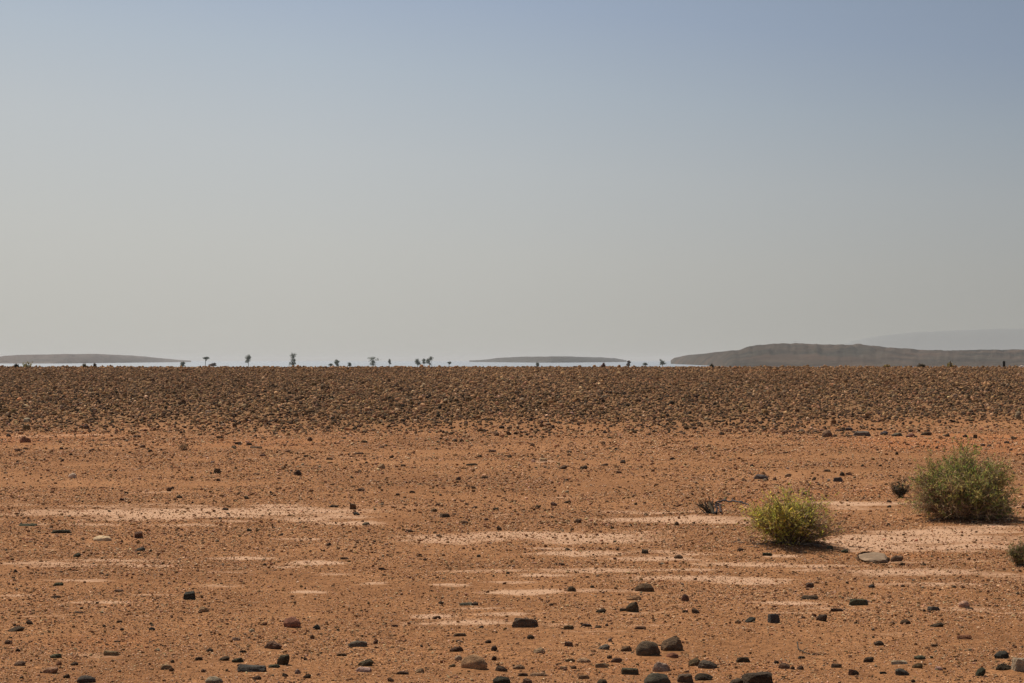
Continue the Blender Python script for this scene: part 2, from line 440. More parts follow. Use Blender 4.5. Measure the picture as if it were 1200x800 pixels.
SMALL = """68 686 12 4 K s|66 700 11 3 B s|92 718 12 2 B s|139 693 11 3 B s|35 731 8 5 D l|17 733 4 3 D l|10 754 9 5 B l|21 763 6 4 D l|69 779 7 5 R l|23 780 14 6 B l|78 794 8 5 B l
178 738 7 4 U r|122 734 4 3 D r|140 729 7 3 D s|143 738 5 3 D r|137 752 8 2 B s|87 779 9 4 B l|371 737 9 6 U l|366 748 5 5 D r|310 732 6 4 R l|295 740 7 4 P r|277 750 10 4 P s|246 763 9 4 D l
233 773 9 4 D s|262 774 14 6 B w|279 776 14 6 K l|282 780 9 3 T s|321 782 14 4 K s|334 792 7 4 D l|360 794 9 5 B l|349 789 7 6 P r|238 787 5 4 B r|266 786 4 3 D r|301 796 10 5 B l|358 773 5 4 D l|285 764 8 3 B s
201 786 6 5 D l|202 776 5 4 D l|399 768 9 3 B s|448 667 6 2 D s|556 709 9 4 B s|517 707 7 3 D l|512 725 11 4 D s|539 745 15 4 B s|538 752 8 3 B l|535 763 16 6 B l|572 753 8 4 D l|579 762 7 6 D r
579 773 6 5 D r|440 754 6 6 R w|530 781 9 4 D w|537 773 9 6 P r|472 790 15 4 B s|492 788 10 6 T l|458 798 8 5 B l|564 735 6 3 D l|463 734 8 3 B s|403 768 7 3 D s|743 703 17 6 R l|730 716 8 4 D s
704 718 12 6 D w|666 737 12 5 B b|687 734 13 4 D s|701 735 8 3 D l|711 733 4 3 D r|750 737 14 4 R s|622 748 9 5 D l|666 757 10 6 D b|632 765 14 7 T l|708 761 13 7 G l|734 763 13 7 D l|788 771 14 7 R r
722 776 13 6 B w|714 771 6 4 D r|684 776 16 6 T r|705 782 16 6 T s|668 775 12 4 T s|608 784 14 6 T l|613 792 12 4 B s|630 792 18 4 T s|618 801 12 7 B l|684 795 14 5 T s|706 803 12 8 D r|672 783 7 4 B l
660 784 9 4 T s|637 790 4 4 D r|694 688 5 3 D r|646 709 5 3 D r|715 751 5 4 P r|803 704 9 9 D r|981 716 16 4 B s|879 729 12 7 U w|865 730 8 5 T l|803 717 7 3 D s|815 718 9 6 D l|941 724 6 3 B l|954 722 6 4 R l
939 771 9 3 D s|814 780 16 10 B l|862 802 16 8 D w|919 783 14 7 T l|910 777 6 4 D l|929 784 5 4 B r|938 784 8 5 D l|980 782 12 5 D s|998 791 8 8 D b|1021 688 8 4 U l|1094 715 13 5 G b|1083 716 4 3 D r
1061 731 12 6 D r|1046 731 6 3 D r|1136 713 9 2 D s|1030 756 12 6 D l|1018 776 12 7 B w|1075 783 12 7 B l|1035 789 9 3 U s|1002 791 10 7 D l|1118 688 6 3 D l|1194 696 7 3 D l|1058 687 5 3 D r|1100 785 10 5 P l
1070 799 5 4 D r|1057 662 7 4 D l|1082 662 7 3 D l|1095 757 8 3 B s|1188 757 4 3 D r|148 578 5 3 D s|143 586 6 3 D s|165 645 10 5 U l|90 652 9 5 K w|46 623 4 2 D s|18 670 4 4 D r|198 575 5 5 D b
210 583 7 3 D s|289 584 6 4 D l|256 563 5 3 D s|264 597 7 3 D s|391 594 11 3 D s|292 622 6 4 K l|329 627 6 3 D w|385 639 7 4 B l|258 608 4 3 D r|310 662 5 3 D l|365 575 5 3 D l|202 573 4 4 D r|300 556 7 3 T s
423 575 9 4 D s|483 577 7 3 D s|466 580 5 3 D s|418 603 8 4 U l|429 615 9 4 G l|508 599 7 4 D l|513 592 6 3 D s|581 597 7 3 D s|556 595 7 3 B w|545 613 8 4 D l|570 609 5 3 D l|537 562 6 4 D w|568 560 8 3 D s
555 572 6 4 B l|472 546 6 3 D s|553 545 14 3 B s|479 623 10 3 B s|514 628 6 3 D l|585 621 6 6 B l|404 655 10 3 B s|447 667 7 3 D s|492 651 6 3 D s|561 652 5 3 D s|660 549 9 5 B w|709 545 9 3 B w|725 554 7 3 D b
730 542 7 3 D l|765 552 4 3 D r|649 592 8 5 D l|665 589 8 4 B w|630 595 6 4 B l|745 591 4 3 D r|677 612 9 5 B w|698 615 5 4 T l|717 619 4 3 D r|756 648 8 5 G b|795 654 11 5 B l|665 644 6 3 D l|658 662 7 3 B s
664 563 5 3 D l|793 615 5 5 D r|923 558 8 4 T w|969 552 8 3 B s|987 557 6 5 D r|995 556 8 3 D s|954 562 5 4 D w|943 579 6 4 D l|928 577 5 3 D l|881 546 4 3 D r|872 563 5 3 B l|908 562 5 3 B l|858 562 6 4 T l
846 509 6 4 D l|920 508 7 4 B l|940 506 6 4 P l|955 507 6 4 D l|815 527 5 3 D l|995 504 9 4 U s|1036 509 9 5 U l|1051 511 14 5 G l|1067 512 10 5 B l|1085 510 13 5 D w|1110 511 6 4 D l|985 505 10 3 B s|994 511 8 3 D l
978 511 6 3 B l|1131 512 7 4 D l|1143 513 5 5 D b|1188 514 7 4 D l|1180 519 7 3 U s|1159 523 6 3 D l|1152 522 6 3 D s|1098 525 4 3 D r|1069 525 4 3 D r|1051 532 4 4 D r|1183 549 7 3 D s|1011 546 5 3 D l|1042 588 6 3 B l
1042 594 5 3 D l|1199 595 5 4 D l|1041 615 4 3 D r|31 503 9 6 B b|10 511 6 4 D l|21 528 6 3 B s|30 526 6 3 D l|73 540 4 3 D r|72 526 5 3 D s|83 533 4 3 D r|161 512 8 3 D s|87 506 6 3 R l|167 524 7 4 B l|176 529 6 3 D s
101 502 7 5 B r|298 506 6 4 D w|258 513 8 3 B s|279 520 7 3 D b|274 524 6 3 D s|292 521 7 3 D s|300 525 14 3 B s|360 535 9 3 D s|386 538 8 3 D s|363 516 6 5 B l|308 534 7 3 B s|337 529 6 3 B l|244 484 7 4 P b
262 499 6 4 P l|427 518 8 3 D s|447 524 7 3 B l|421 532 10 3 B s|459 536 6 4 D w|533 517 6 4 D l|541 517 5 4 B l|582 510 6 5 B l|565 505 9 3 B s|562 535 6 3 D l|577 529 9 3 B s|624 522 6 4 D l|707 520 5 4 D r
641 498 9 4 D w|647 501 7 4 D l|730 541 6 3 D l|788 538 7 3 D s|667 530 6 3 D s|637 540 9 4 P s|625 541 5 4 P l|741 505 5 4 D l|761 509 5 3 B l|709 507 5 3 D l|899 651 11 4 K s|868 645 8 4 D l|972 643 9 4 K l|990 647 9 4 K l|1051 658 15 8 D w"""

SHAPES = {}
_r = np.random.default_rng(21)
for k in 'rbswl':
    SHAPES[k] = [mesh_from('stone', *stone_shape(ICO4 if i == 0 else ICO3, k, _r, 0.13 if k in 'rl' else 0.09), M_STONE, smooth=(k == 'r')) for i in range(5)]
SNAME = {'r': 'rounded', 'b': 'blocky', 's': 'flat', 'w': 'wedge shaped', 'l': 'angular'}
ONAME = {'r': 'cobble', 'b': 'rock', 's': 'flat_stone', 'w': 'rock', 'l': 'rock'}
STONE_BANKS = []


def put_stone(px, py, w, h, c, s, label, i):
    x, y, z = ground_at(px, min(py, 812))
    m = y / FPX
    o = bpy.data.objects.new(ONAME[s], SHAPES[s][i % 5]); COL.objects.link(o)
    wm, hm = w * m * 1.06, h * m
    dm = wm * (0.75 if s != 's' else 0.62)
    rz = _r.uniform(-0.3, 0.3) + (math.pi if _r.random() < 0.5 and s not in 'w' else 0)
    # the visible height is the stone's own height plus a little of its top seen at this angle
    o.scale = (wm, dm, hm * 1.12)
    o.rotation_euler = (_r.uniform(-.05, .05), _r.uniform(-.06, .06), rz)
    yy = y + dm * 0.3
    o.location = (x * yy / y, yy, float(terrain(x * yy / y, yy)) - hm * 0.16)
    b = PAL[c]; k = _r.uniform(0.65, 1.6); j = _r.normal(size=3) * 0.05
    o.color = (b[0] * k * (1 + j[0]), b[1] * k * (1 + j[1]), b[2] * k * (1 + j[2]), 1)
    tag(o, label, 'stone', 'loose stones scattered over the sand')
    if w >= 10: STONE_BANKS.append((o.location.x + _r.normal() * wm * .15, o.location.y - dm * 0.15, wm * 0.62, hm * _r.uniform(.06, .20)))
    return o


for i, (px, py, w, h, c, s, lab, short) in enumerate(BIG):
    put_stone(px, py, w, h, c, s, lab, i)

LAND = [(b[0], b[1], b[7]) for b in BIG] + [(1133, 603, 'big green shrub'), (927, 640, 'yellow green shrub'), (833, 601, 'dead grey stump plant'),
        (1058, 580, 'small dark shrub'), (1030, 657, 'pale ringed slab'), (214, 526, 'little dry tuft'), (945, 766, 'curled dead twig')]
used = set()


def size_word(w):
    return 'tiny' if w < 6 else 'small' if w < 10 else 'fist sized' if w < 15 else 'large'


def auto_label(px, py, w, h, c, s):
    head = f"{size_word(w)} {CNAME[c]} {SNAME[s]} stone"
    order = sorted(LAND, key=lambda L: ((L[0] - px) ** 2 + (2.2 * (L[1] - py)) ** 2))
    def rel(L):
        dx, dy = px - L[0], (py - L[1]) * 2.2
        if abs(dx) > 2.2 * abs(dy): return 'right of' if dx > 0 else 'left of'
        if abs(dy) > 2.2 * abs(dx): return 'in front of' if dy > 0 else 'behind'
        return ('in front and ' if dy > 0 else 'behind and ') + ('right of' if dx > 0 else 'left of')
    for L in order[:4]:
        d = math.hypot(px - L[0], 2.2 * (py - L[1]))
        near = 'just ' if d < 45 else '' if d < 110 else 'well '
        t = f"{head} {near}{rel(L)} the {L[2]}"
        if t not in used and len(t.split()) <= 16:
            used.add(t); return t
    for L in order[:3]:
        for e in ('nearer', 'farther', 'lower', 'taller', 'broader'):
            t = f"{e} {head} {rel(L)} the {L[2]}"
            if t not in used and len(t.split()) <= 16:
                used.add(t); return t
    return t


small = []
for it in SMALL.replace('\n', '|').split('|'):
    a = it.split(); small.append((*map(float, a[:4]), 'B' if a[4] == 'D' and _q.random() < 0.5 else a[4], a[5]))
for i, (px, py, w, h, c, s) in enumerate(small):
    put_stone(px, py, w, h, c, s, auto_label(px, py, w, h, c, s), i)

build_ground()

# pale ringed slab: a low light grey plate with a darker raised rim of crust behind it
x, y, z = ground_at(1028, 659)
m = y / FPX
root = empty('ringed_slab', (x, y, z))
tag(root, 'pale grey flat slab with a dark curved rim of crust behind it', 'stone')
V, F = stone_shape(ICO4, 's', np.random.default_rng(8), 0.06)
V = V * np.array([34 * m, 0.30, 0.030]); V[:, 2] += 0.10 * (V[:, 1] + 0.15) * (V[:, 2] > 0.0)
V[:, 1] += 0.12
pl = obj('slab_plate', mesh_from('slab_plate', V, F, M_STONE), root); pl.color = (.28, .188, .115, 1)
rv, rf = [], []
for k in range(41):
    a = math.pi * (0.02 + 0.96 * k / 40); rr = 1 + 0.05 * math.sin(k * 1.7)
    cx, cy = 18.5 * m * math.cos(a) * rr, 0.12 + 0.28 * math.sin(a) * rr
    hh = 0.012 + 0.038 * math.sin(a) ** 0.6 + 0.003 * math.sin(k * 2.3)
    t_ = 0.016 + 0.006 * math.sin(k * 1.1)
    rv += [(cx, cy - t_, -0.03), (cx, cy - t_ * .6, hh), (cx, cy + t_ * .6, hh * .96), (cx, cy + t_, -0.03)]
for k in range(40):
    for q in range(3):
        rf.append((4 * k + q, 4 * k + q + 1, 4 * k + q + 5, 4 * k + q + 4))
rim = obj('crust_rim', mesh_from('crust_rim', rv, rf, M_STONE), root); rim.color = (.13, .075, .042, 1)


# ------------------------------------------------------------------ stuff: gravel rise and grit on the flat
def scatter(name, pos, size, tint, base, nshape, label, flat=(0.45, 0.8), seed=1, clip=-0.12):
    r = np.random.default_rng(seed)
    Vs, Fs, Cs = [], [], []
    off = 0
    pick = r.integers(0, nshape, len(pos))
    for k in range(nshape):
        V, F = stone_shape(base, 'rblwb'[k % 5], r, 0.05)
        keep = (V[F][:, :, 2].max(1) > clip)                 # drop faces that are under the ground
        F = F[keep]; u, inv = np.unique(F, return_inverse=True); V = V[u]; F = inv.reshape(-1, 3)
        idx = np.nonzero(pick == k)[0]
        if not len(idx): continue
        n = len(idx)
        ang = r.uniform(0, 2 * np.pi, n); ca, sa = np.cos(ang), np.sin(ang)
        sx = size[idx] * r.uniform(0.9, 1.25, n); sy = size[idx] * r.uniform(0.65, 1.0, n); sz = size[idx] * r.uniform(flat[0], flat[1], n)
        lx = V[None, :, 0] * sx[:, None]; ly = V[None, :, 1] * sy[:, None]; lz = V[None, :, 2] * sz[:, None]
        lz = lz + lx * r.normal(size=n)[:, None] * 0.12 + ly * r.normal(size=n)[:, None] * 0.12
        X = lx * ca[:, None] - ly * sa[:, None] + pos[idx, 0][:, None]
        Y = lx * sa[:, None] + ly * ca[:, None] + pos[idx, 1][:, None]
        Z = lz + pos[idx, 2][:, None]
        nv = V.shape[0]
        Vs.append(np.stack([X, Y, Z], -1).reshape(-1, 3))
        Fs.append((F[None] + (np.arange(n) * nv)[:, None, None]).reshape(-1, 3) + off)
        Cs.append(np.repeat(tint[idx], nv, 0)); off += n * nv
    me = mesh_from(name, np.concatenate(Vs), np.concatenate(Fs), M_GRAVEL, {'Tint': np.concatenate(Cs)})
    return tag(obj(name, me), label, 'gravel', kind='stuff')


def tints(n, r, table):
    cols = np.array([c for c, _ in table]); w = np.array([p for _, p in table]); w = w / w.sum()
    t = cols[r.choice(len(cols), n, p=w)]
    return t * r.uniform(0.7, 1.35, n)[:, None] * (1 + r.normal(size=(n, 3)) * 0.05)


def gravel_rise():
    r = np.random.default_rng(7)
    n = 205000
    y = np.sqrt(r.uniform(36 ** 2, 108 ** 2, n)); x = r.uniform(-0.33, 0.33, n) * y
    edge = Y0 + 0.6 + 13 * (fbm(x * 0.20 + 30, y * 0.11, 4) - 0.46)
    t = np.clip((y - edge + 2.0) / 9.0, 0.012, 1) ** 1.6
    dens = t * np.clip(0.15 + 1.5 * fbm(x * 0.22 + 7, y * 0.07, 4), 0.12, 1.25) * np.interp(y, [36, 56, 75, 95, 108], [1.0, 1.0, 0.78, 0.48, 0.34])
    keep = r.random(n) < dens * 0.60
    x, y = x[keep], y[keep]; n = len(x)
    size = np.clip(r.lognormal(math.log(0.050), 0.40, n), 0.024, 0.14) * np.interp(y, [44, 75, 105], [0.95, 1.1, 1.2])
    tint = tints(n, r, [((.100, .064, .033), 5), ((.165, .103, .052), 6), ((.25, .152, .075), 6), ((.38, .235, .125), 4), ((.22, .17, .11), 2), ((.045, .031, .019), 4.5), ((.56, .40, .25), 0.8)])
    tint *= (0.62 + 0.85 * np.clip(fbm(x * 0.10 + 70, y * 0.05, 3), 0, 1))[:, None] * np.array([1.18, 1.02, .90])
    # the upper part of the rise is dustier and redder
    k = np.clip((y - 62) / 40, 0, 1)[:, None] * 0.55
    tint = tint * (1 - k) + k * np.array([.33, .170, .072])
    pos = np.stack([x, y, terrain(x, y) - 0.01], 1)
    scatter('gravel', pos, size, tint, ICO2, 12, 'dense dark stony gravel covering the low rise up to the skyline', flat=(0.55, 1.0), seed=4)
    # finer chips between the stones
    n = 110000
    y = np.sqrt(r.uniform(36 ** 2, 104 ** 2, n)); x = r.uniform(-0.33, 0.33, n) * y
    edge = Y0 - 2 + 13 * (fbm(x * 0.20 + 30, y * 0.11, 4) - 0.46)
    keep = r.random(n) < np.clip((y - edge + 2) / 9, 0, 1)
    x, y = x[keep], y[keep]; n = len(x)
    tint = tints(n, r, [((.09, .055, .032), 5), ((.20, .11, .055), 5), ((.38, .21, .10), 4)])
    scatter('stone_chips', np.stack([x, y, terrain(x, y)], 1), np.clip(r.lognormal(math.log(0.05), 0.35, n), 0.025, 0.1), tint, ICO1, 8,
            'small stone chips filling the gaps between the gravel stones', seed=5)


def grit():
    r = np.random.default_rng(9)
    n = 640000
    # number per square metre falls with the cube of the stone size, so what can be made out at each distance is about as dense
    sl = r.uniform((500 - HZ) / FPX, (900 - HZ) / FPX, n)
    y = EYE / sl; x = r.uniform(-1, 1, n) * (0.29 * y + 1.2)
    cl = fbm(x * 0.8 + 3, y * 0.8, 4)
    keep = r.random(n) < np.clip(0.5 + 2.4 * (cl - 0.36), 0.12, 1) * (1 - 0.55 * np.clip(soil(x, y, PALE) * 1.6, 0, 1))
    x, y = x[keep], y[keep]; n = len(x)
    spx = np.clip(0.85 * r.pareto(3.2, n) + 1.0, 1.0, 4.0)
    size = spx * y / FPX
    fine = tints(n, r, [((.22, .10, .045), 4), ((.36, .17, .075), 6), ((.48, .25, .12), 8), ((.70, .44, .25), 11), ((.13, .062, .027), 5)])
    coarse = tints(n, r, [((.15, .080, .040), 3), ((.22, .11, .050), 6), ((.31, .155, .070), 7), ((.075, .052, .033), 1.0), ((.46, .27, .14), 5), ((.22, .16, .10), .7)])
    tint = np.where((spx > 2.7 + 0.5 * r.normal(size=n))[:, None], coarse, fine)
    scatter('grit', np.stack([x, y, terrain(x, y)], 1), size, tint, ICO1, 10, 'fine loose grit and pebbles strewn over the sandy flat', flat=(0.35, 0.75), seed=6)


gravel_rise()
grit()


# ------------------------------------------------------------------ plants
def tube(path, r0, r1, sides=3):
    P = np.asarray(path, float); n = len(P)
    T = np.gradient(P, axis=0); T /= np.linalg.norm(T, axis=1)[:, None] + 1e-9
    ref = np.array([0.31, 0.87, 0.2])
    A = np.cross(T, ref); A /= np.linalg.norm(A, axis=1)[:, None] + 1e-9
    B = np.cross(T, A)
    rad = np.linspace(r0, r1, n)
    ang = np.arange(sides) * 2 * np.pi / sides
    V = (P[:, None] + rad[:, None, None] * (np.cos(ang)[None, :, None] * A[:, None] + np.sin(ang)[None, :, None] * B[:, None])).reshape(-1, 3)
    F = []
    for i in range(n - 1):
        for j in range(sides):
            a = i * sides + j; b = i * sides + (j + 1) % sides
            F.append((a, b, b + sides, a + sides))
    return V, F


class Acc:
    def __init__(s): s.V = []; s.F = []; s.C = []; s.n = 0

    def add(s, V, F, c):
        V = np.asarray(V); s.V.append(V); s.F.append(np.asarray(F) + s.n); s.C.append(np.tile(np.asarray(c, float), (len(V), 1))); s.n += len(V)

    def build(s, name, mat, parent):
        me = mesh_from(name, np.concatenate(s.V), np.concatenate(s.F), mat, {'Tint': np.concatenate(s.C)})
        return obj(name, me, parent)


def bez(a, b, c, n=7):
    t = np.linspace(0, 1, n)[:, None]
    return (1 - t) ** 2 * a + 2 * t * (1 - t) * b + t * t * c


def shrub(name, base, W, H, lean, n_tips, greens, straw, wood, seed, leaf=(0.022, 0.0036), per=46, low=0.0, dry_side=None, D=None, outline=None, label=None, cat='shrub', litter=0, accept=None):
    r = np.random.default_rng(seed)
    root = empty(name, base); tag(root, label, cat)
    D = D or W
    wd, lf = Acc(), Acc()
    for i in range(n_tips):
        th = r.uniform(0, 2 * np.pi); u = r.uniform(low, 1) ** 0.8
        ph = math.acos(np.clip(u, 0, 1))
        d = np.array([math.sin(ph) * math.cos(th), math.sin(ph) * math.sin(th), math.cos(ph)])
        if accept and not accept(d): continue
        if mnoise.noise(Vector(d * 3.1) + Vector((seed * 2, 3, 0))) < -0.26: continue      # gaps in the crown
        lump = 0.84 + 0.60 * (mnoise.fractal(Vector(d * 1.9) + Vector((seed, 0, 0)), 0.9, 2.0, 3))
        rr = np.clip(lump, 0.5, 1.12) * r.uniform(0.55, 1.0) ** 0.5
        if outline: rr *= outline(d)
        tip = np.array([d[0] * W / 2 * rr + lean * W * max(0, d[2]) * 0.5, d[1] * D / 2 * rr, d[2] * H * rr + 0.03])
        b0 = np.array([r.normal() * W * 0.045, r.normal() * W * 0.045, -0.01])
        ctl = b0 * 0.4 + tip * 0.45 + np.array([0, 0, -0.05 + 0.16 * H * r.normal()]) + np.array([*(r.normal(size=2) * W * 0.06), 0])
        ctl[2] = max(ctl[2], 0.03)
        path = bez(b0, ctl, tip)
        path[1:-1] += r.normal(size=(5, 3)) * W * 0.010
        wc = np.array(wood[r.integers(len(wood))]) * r.uniform(0.7, 1.3)
        wd.add(*tube(path, 0.0045 * (W / 0.9), 0.0012), wc)
        dry = dry_side is not None and r.random() < dry_side(tip / np.array([W / 2, D / 2, H]))
        g = np.array(greens[r.integers(len(greens))]) * r.uniform(0.75, 1.3)
        twig_ends = []
        for q in range(7 if not dry else 10):
            s = path[r.integers(3, 7)]
            e = s + (d * 0.35 + r.normal(size=3) * 0.85 + np.array([0, 0, 0.04])) * r.uniform(0.025, 0.075) * (W / 0.9)
            e[2] = max(e[2], 0.005)
            kc = np.array(straw[r.integers(len(straw))]) * r.uniform(0.6, 1.3) if dry else wc
            wd.add(*tube(bez(s, (s + e) / 2 + r.normal(size=3) * 0.006, e, 4), 0.0018, 0.0008), kc)
            twig_ends.append((s, e))
        n = per if not dry else int(per * 0.22)
        if dry: g = np.array(straw[r.integers(len(straw))]) * r.uniform(0.7, 1.2)
        st = np.array([p[0] for p in twig_ends]); en = np.array([p[1] for p in twig_ends])
        k = r.integers(0, len(st), n); f = r.random(n)[:, None]
        c = st[k] * (1 - f) + en[k] * f * 1.05 + r.normal(size=(n, 3)) * 0.004
        c[:, 2] = np.maximum(c[:, 2], 0.008)
        ax = (en[k] - st[k]); ax /= np.linalg.norm(ax, axis=1)[:, None] + 1e-9
        ax = ax + r.normal(size=(n, 3)) * 0.6 + np.array([0, 0, 0.25]); ax /= np.linalg.norm(ax, axis=1)[:, None]
        side = np.cross(ax, r.normal(size=(n, 3))); side /= np.linalg.norm(side, axis=1)[:, None] + 1e-9
        L = leaf[0] * r.uniform(0.6, 1.4, n)[:, None]; w = leaf[1] * r.uniform(0.7, 1.5, n)[:, None]
        Vv = np.stack([c - side * w, c + side * w, c + ax * L + side * w * 0.3, c + ax * L - side * w * 0.3], 1).reshape(-1, 3)
        Ff = np.arange(4 * n).reshape(-1, 4)
        lf.V.append(Vv); lf.F.append(Ff + lf.n); lf.n += len(Vv)
        cc = g[None] * r.uniform(0.75, 1.3, n)[:, None] * (1 + r.normal(size=(n, 3)) * 0.06)
        lf.C.append(np.repeat(cc, 4, 0))
    wd.build('branches', M_TWIG, root)
    lf.build('foliage', M_LEAF, root)
    if litter:
        lt = Acc()
        for i in range(litter):
            a = r.uniform(0, 6.28); q = abs(r.normal()) * 0.26 + 0.08
            p0 = np.array([math.cos(a) * W * q, math.sin(a) * W * q * 0.6, 0.0]); e = p0 + np.array([*(r.normal(size=2) * 0.07), 0])
            for v in (p0, e): v[2] = float(terrain(base[0] + v[0], base[1] + v[1])) - base[2] + 0.006
            m_ = (p0 + e) / 2 + np.array([*(r.normal(size=2) * .012), abs(r.normal()) * .012])
            lt.add(*tube(bez(p0, m_, e, 5), 0.005, 0.002), np.array(wood[r.integers(len(wood))]) * r.uniform(.6, 1.2))
        lt.build('dry_litter', M_TWIG, root)['kind'] = 'stuff'
    return root


GREEN = [(.25, .27, .065), (.21, .235, .055), (.33, .30, .08), (.42, .34, .10), (.18, .20, .05), (.50, .37, .15), (.42, .30, .12)]
YELL = [(.62, .51, .09), (.50, .46, .08), (.66, .52, .13), (.40, .38, .07), (.56, .42, .13)]
STRAW = [(.50, .32, .17), (.38, .23, .12), (.60, .44, .26), (.26, .15, .08)]
WOOD = [(.13, .085, .055), (.20, .14, .095), (.09, .06, .04), (.28, .21, .15)]

p = ground_at(1133, 604)
k = p[1] / FPX
shrub('desert_shrub', p, 134 * k, 72 * k, 0.03, 1300, GREEN, STRAW, WOOD, 31, leaf=(0.024, 0.0034), per=52,
      dry_side=lambda q: np.clip(0.85 - 1.15 * q[2] + 0.35 * (-q[0] - 0.3), 0.08, 0.9), litter=110, label='big domed green thorny shrub with a brown twiggy skirt, the largest plant')
p = ground_at(932, 641)
k = p[1] / FPX
shrub('desert_shrub', p, 136 * k, 53 * k, -0.20, 640, YELL, STRAW, WOOD, 47, leaf=(0.021, 0.0032), per=46, low=0.10, accept=lambda d: d[0] > 0.36 or d[2] > 0.52 + 0.10 * d[0], litter=90,
      dry_side=lambda q: np.clip(0.25 + 0.9 * q[0] + 0.5 * (0.45 - q[2]), 0.04, 0.97),
      outline=lambda d: 1.0, label='yellow green shrub with bare straw coloured twigs on one side')
p = ground_at(1055, 582)
k = p[1] / FPX
shrub('desert_shrub', p, 33 * k, 22 * k, 0, 90, [(.07, .075, .045), (.10, .095, .055)], [(.12, .08, .05)], [(.06, .045, .035), (.10, .075, .05)], 5, leaf=(0.02, 0.003), per=16, low=0.25,
      dry_side=lambda q: 0.4, label='small dark grey green shrub beside the big green shrub')
p = ground_at(1199, 661)
k = p[1] / FPX
shrub('desert_shrub', p, 44 * k, 24 * k, 0, 260, [(.22, .19, .07), (.26, .20, .08), (.18, .16, .06)], STRAW, WOOD, 19, leaf=(0.016, 0.0028), per=34,
      dry_side=lambda q: 0.45, label='low olive brown shrub cut by the frame edge below the big green shrub')
p = ground_at(214, 527)
k = p[1] / FPX
shrub('dry_tuft', p, 19 * k, 11 * k, 0, 40, [(.12, .095, .05)], STRAW, [(.08, .055, .04), (.13, .09, .06)], 3, leaf=(0.03, 0.006), per=9, low=0.15,
      dry_side=lambda q: 0.8, label='little dark dry tuft of twigs on the far flat', cat='dry plant')


# dead stump plant: fanned dark stems and one pale split stem
def dead_plant():
    r = np.random.default_rng(77)
    b = ground_at(832, 604); k = b[1] / FPX
    root = empty('dead_plant', b); tag(root, 'dead grey stump plant with fanned dark stems and one pale split stem', 'dead plant')
    a = Acc()
    for i in range(26):
        tx = r.uniform(-17, 6) * k; tz = r.uniform(8, 21) * k * (1 - 0.25 * abs(tx / k) / 17)
        tip = np.array([tx, r.uniform(-.06, .06), tz])
        b0 = np.array([r.uniform(-4, 5) * k, r.normal() * 0.012, -0.01])
        path = bez(b0, b0 * 0.5 + tip * 0.5 + np.array([r.normal() * .012, 0, r.normal() * .012]), tip)
        a.add(*tube(path, 0.007, 0.003, 4), np.array([(.055, .042, .032), (.10, .075, .05), (.14, .12, .08)][r.integers(3)]) * r.uniform(.7, 1.3))
        if i % 2 == 0:
            e = tip + r.normal(size=3) * 0.03
            a.add(*tube(bez(path[4], (path[4] + e) / 2, e, 4), 0.0035, 0.0015), (.09, .065, .045))
    path = bez(np.array([4 * k, 0, 0]), np.array([3 * k, 0, 14 * k]), np.array([4 * k, .02, 22 * k]))
    a.add(*tube(path, 0.007, 0.003, 4), (.12, .075, .045))
    a.build('stems', M_TWIG, root)
    c = Acc()
    path = bez(np.array([4.5 * k, -.03, -.01]), np.array([0.5 * k, -.03, 7 * k]), np.array([-2 * k, -.02, 13 * k]))
    c.add(*tube(path, 0.017, 0.012, 6), (.36, .33, .21))
    c.build('split_stem', M_TWIG, root)


dead_plant()


def stick(name, pts, r0, r1, col, label, cat, twigs=()):
    """pts: photo pixels plus a height in pixels above the ground."""
    P = []
    for (px, py, hh) in pts:
        g = ground_at(px, py); P.append((g[0], g[1], g[2] + hh * g[1] / FPX + r0 * 0.7))
    P = np.array(P)
    org = P[0].copy(); root = empty(name, org)
    P = P - org
    t = np.linspace(0, len(P) - 1, len(P) * 6)
    Q = np.stack([np.interp(t, np.arange(len(P)), P[:, i]) for i in range(3)], 1)
    Q += np.random.default_rng(int(pts[0][0])).normal(size=Q.shape) * r0 * 0.35
    a = Acc(); a.add(*tube(Q, r0, r1, 6), col)
    tag(root, label, cat); a.build('main_stem', M_TWIG, root)
    for (i, dx, dy, dz) in twigs:
        s = Q[i]; e = s + np.array([dx, dy, dz]); b = Acc()
        b.add(*tube(bez(s, (s + e) / 2 + np.array([0, 0, .008]), e, 5), r0 * 0.6, r1 * 0.6, 5), np.array(col) * 1.15)
        b.build('side_twig', M_TWIG, root)


stick('dead_branch', [(838, 589, 0), (846, 588, 1), (858, 589, 2), (868, 591, 2), (878, 592.5, 0.5)], 0.013, 0.007, (.085, .07, .062), 'dark dead branch lying between the dead stump plant and the yellow green shrub',
      'branch', [(8, .03, -.05, .01), (14, .02, .06, .03), (20, .05, .03, .0)])
stick('dead_branch', [(839, 602, 0), (840.5, 600, 4), (838, 599, 8), (843, 599, 9), (845.5, 603, 1)], 0.011, 0.008, (.06, .042, .036), 'short dark knotted dead branch standing up beside the dead stump plant', 'branch', [(10, .05, .0, .02)])
stick('dead_twig', [(934.5, 760, 8), (936, 763, 2), (943, 765, 0.5), (953, 767, 0), (961, 766.5, 0), (971, 766, 0)], 0.0042, 0.002, (.10, .07, .045), 'thin curled dead twig with an upturned end lying on the sand', 'twig',
      [(12, .03, .04, .012), (20, .03, -.03, .005)])


# ------------------------------------------------------------------ skyline: small plants and a marker on the crest
def crest_at(px, py, d):
    x = (px - 600) / FPX * d
    return x, d, float(terrain(x, d))


def crest_shrub(px, w, h, cols, seed, label, per=14, tips=36, d=103.5):
    b = crest_at(px, 428, d); k = d / FPX
    shrub('skyline_shrub', b, w * k, h * k, 0, tips, cols, STRAW, WOOD, seed, leaf=(0.08, 0.016), per=per, low=0.05, dry_side=lambda q: 0.12, label=label, cat='shrub')


